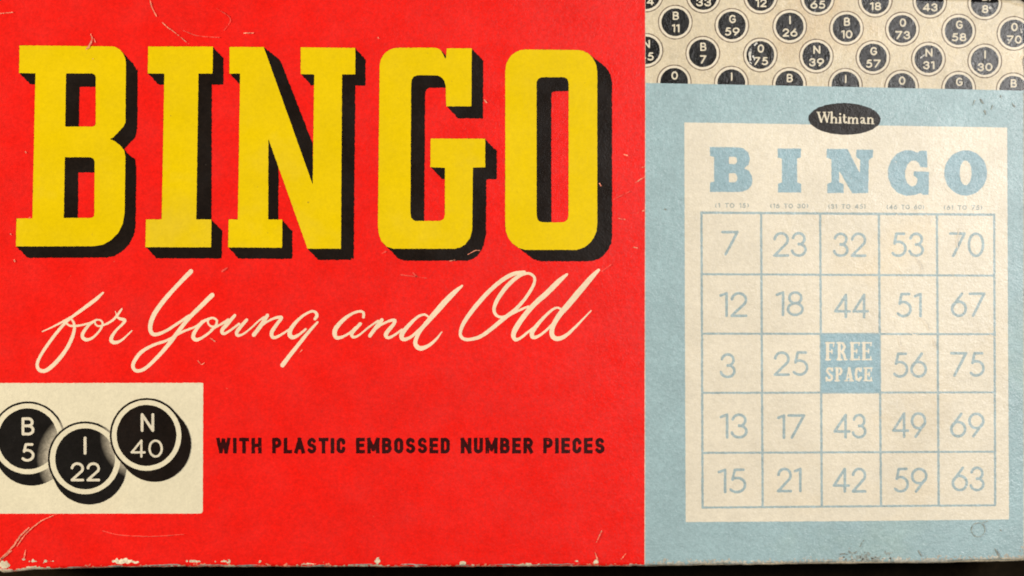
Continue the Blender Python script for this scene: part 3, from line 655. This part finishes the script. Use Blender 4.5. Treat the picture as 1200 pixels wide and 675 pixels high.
build_marks('faint_rub', 'faint', 21, [
    [(215, 36, .4), (232, 42, .6), (258, 44, .5)], [(120, 622, .4), (142, 627, .7), (180, 628.4, .5), (216, 626, .4)], [(254, 10, .3), (270, 22, .5), (262, 37, .3)], [(719, 234, .4), (728, 229, .6), (738, 224.4, .4)],
    [(448, 297, .5), (452, 294.6, .7)], [(470, 322, .7), (500, 326, .4)], [(484, 320, .9), (488, 324, 1.0)], [(260, 318, 1.0), (266, 314, .8)], [(705, 318, .4), (716, 310, .5)]], 0.4)
build_marks('dark_mark', 'grime', 22, [
    [(1149, 117, 1.0), (1152, 121, .8)], [(1153.6, 130, .9), (1155, 134, .6)], [(1163, 124, .6), (1161.4, 128, .5)], [(1142, 118, .5), (1140, 123, .4)], [(1186, 121, .7), (1189, 125, .7)], [(1172, 112, .5), (1174, 116, .4)], [(779, 245, .8), (780.6, 246, .5)],
    [(1138, 621, .45), (1140.6, 614.6, .5), (1147, 612.6, .5), (1153, 616, .45), (1154, 623, .5), (1149, 628.4, .6), (1142, 628, .5), (1138.4, 623, .4)], [(1172, 620.6, .8), (1173, 621.6, .6)], [(1158, 610, .4), (1150, 613, .4)],
    [(984, 650, .5), (988, 648.6, .8), (992, 649.6, .5)], [(995, 647.6, .6), (1001, 648, .9), (1004, 646, .5)], [(1008, 640, .4), (1012, 633, .3)], [(1076, 645, .5), (1080, 652, .6)], [(1166, 643, .7), (1172, 654, .8)]], 0.45)
# greasy smudge and a rubbed, speckled band by the front edge
M['smear'] = material('grey_smear', (0.27, 0.31, 0.285, 1), 0.4, 0.2, 0.2, 0.4)
sh = Shape((950, 628, 1070, 662), 0.4)
fld = 1-np.minimum(np.hypot((sh.X-1010)/38, (sh.Y-655)/17), np.hypot((sh.X-1020)/50, (sh.Y-658)/8))
sh.F = np.minimum(fld*3.2+5*vnoise(sh.X, sh.Y, 1.7)+4*vnoise(sh.X, sh.Y, 6)-2.6, sd_poly(sh.X, sh.Y, OUTD)-0.3)
sh.build('smudge', 'smear', 6, box)
M['rubbed'] = material('rubbed_edge_paper', (0.47, 0.45, 0.38, 1), 0.5, 0.3, 0.2, 0.4)
for x0, x1, k in ((757.5, 1205, 6.2), (0, 755, 1.6)):
    sh = Shape((x0, 640, x1, 672), 0.4); d = sd_poly(sh.X, sh.Y, OUTD)
    den = k+3.0*vnoise(sh.X, sh.Y*0+5, 22)+2.5*np.clip((sh.X-1060)/140, 0, 1)
    sh.F = np.minimum((den-d)*0.5+4.2*vnoise(sh.X, sh.Y, 1.6)+2*vnoise(sh.X, sh.Y, 5)-0.7, np.minimum(d-0.3, sh.X-x0-0.4))
    sh.build('rubbed_edge', 'rubbed' if x0 > 100 else 'scuff', 6, box)

M['rub'] = material('pale_rub', (0.60, 0.58, 0.52, 1), 0.3, 0.2, 0.2, 0.5, (0.05, 0.05, 0.05, 1), 0.56)
build_marks('pale_rub', 'rub', 20, [
    [(880, 58, 1.0), (878.6, 64, 1.8), (879.6, 70, 1.2)], [(884, 53, 1.0), (887, 50.6, .8)], [(882.6, 66, .9), (884, 70, .7)], [(878.6, 73, .8), (881, 74.6, .6)],
    [(1079, 68, .6), (1084, 64, .5)], [(1181, 46, .8), (1184, 50, .7)], [(1160, 9, 1.4), (1163, 12, 1.0)], [(1196, 34, .8), (1197, 38, .6)]], 0.6)
M['ridge_glint'] = material('painted_ridge_glint', (0.76, 0.68, 0.54, 1), 0.25, 0.08, 0.1, 0.4)  # gloss highlights of the card's wrinkles, painted as flat pale strokes
build_marks('painted_ridge_glint', 'ridge_glint', 20, [
    [(1077.6, 372.6, .7), (1084, 378, 1.1), (1088.4, 387, .6)], [(1062, 386, .5), (1070, 392, .7), (1078, 391, .5)], [(1071, 300, .5), (1078, 310, .8), (1080, 318, .5)], [(1085, 252, .5), (1090, 258, .9), (1088, 264, .6)],
    [(1056, 247, .4), (1049, 253, .5)], [(1124, 268, .7), (1121, 282, 1.0), (1122, 290, .6)], [(1053, 395, .5), (1055, 405, .8), (1062, 409, .5)], [(1160, 392, .6), (1168, 396, .7)], [(1093, 398, .5), (1096, 408, .7)]], 0.5)
build_marks('worn_corner', 'worn', 8, [[(1186, 4.0, 1.4), (1194, 5.4, 2.0), (1201, 8, 1.6)], [(1196, 70, .6), (1200, 64, .7)], [(1200, 75, .9), (1202, 80, .7)]], 0.8)
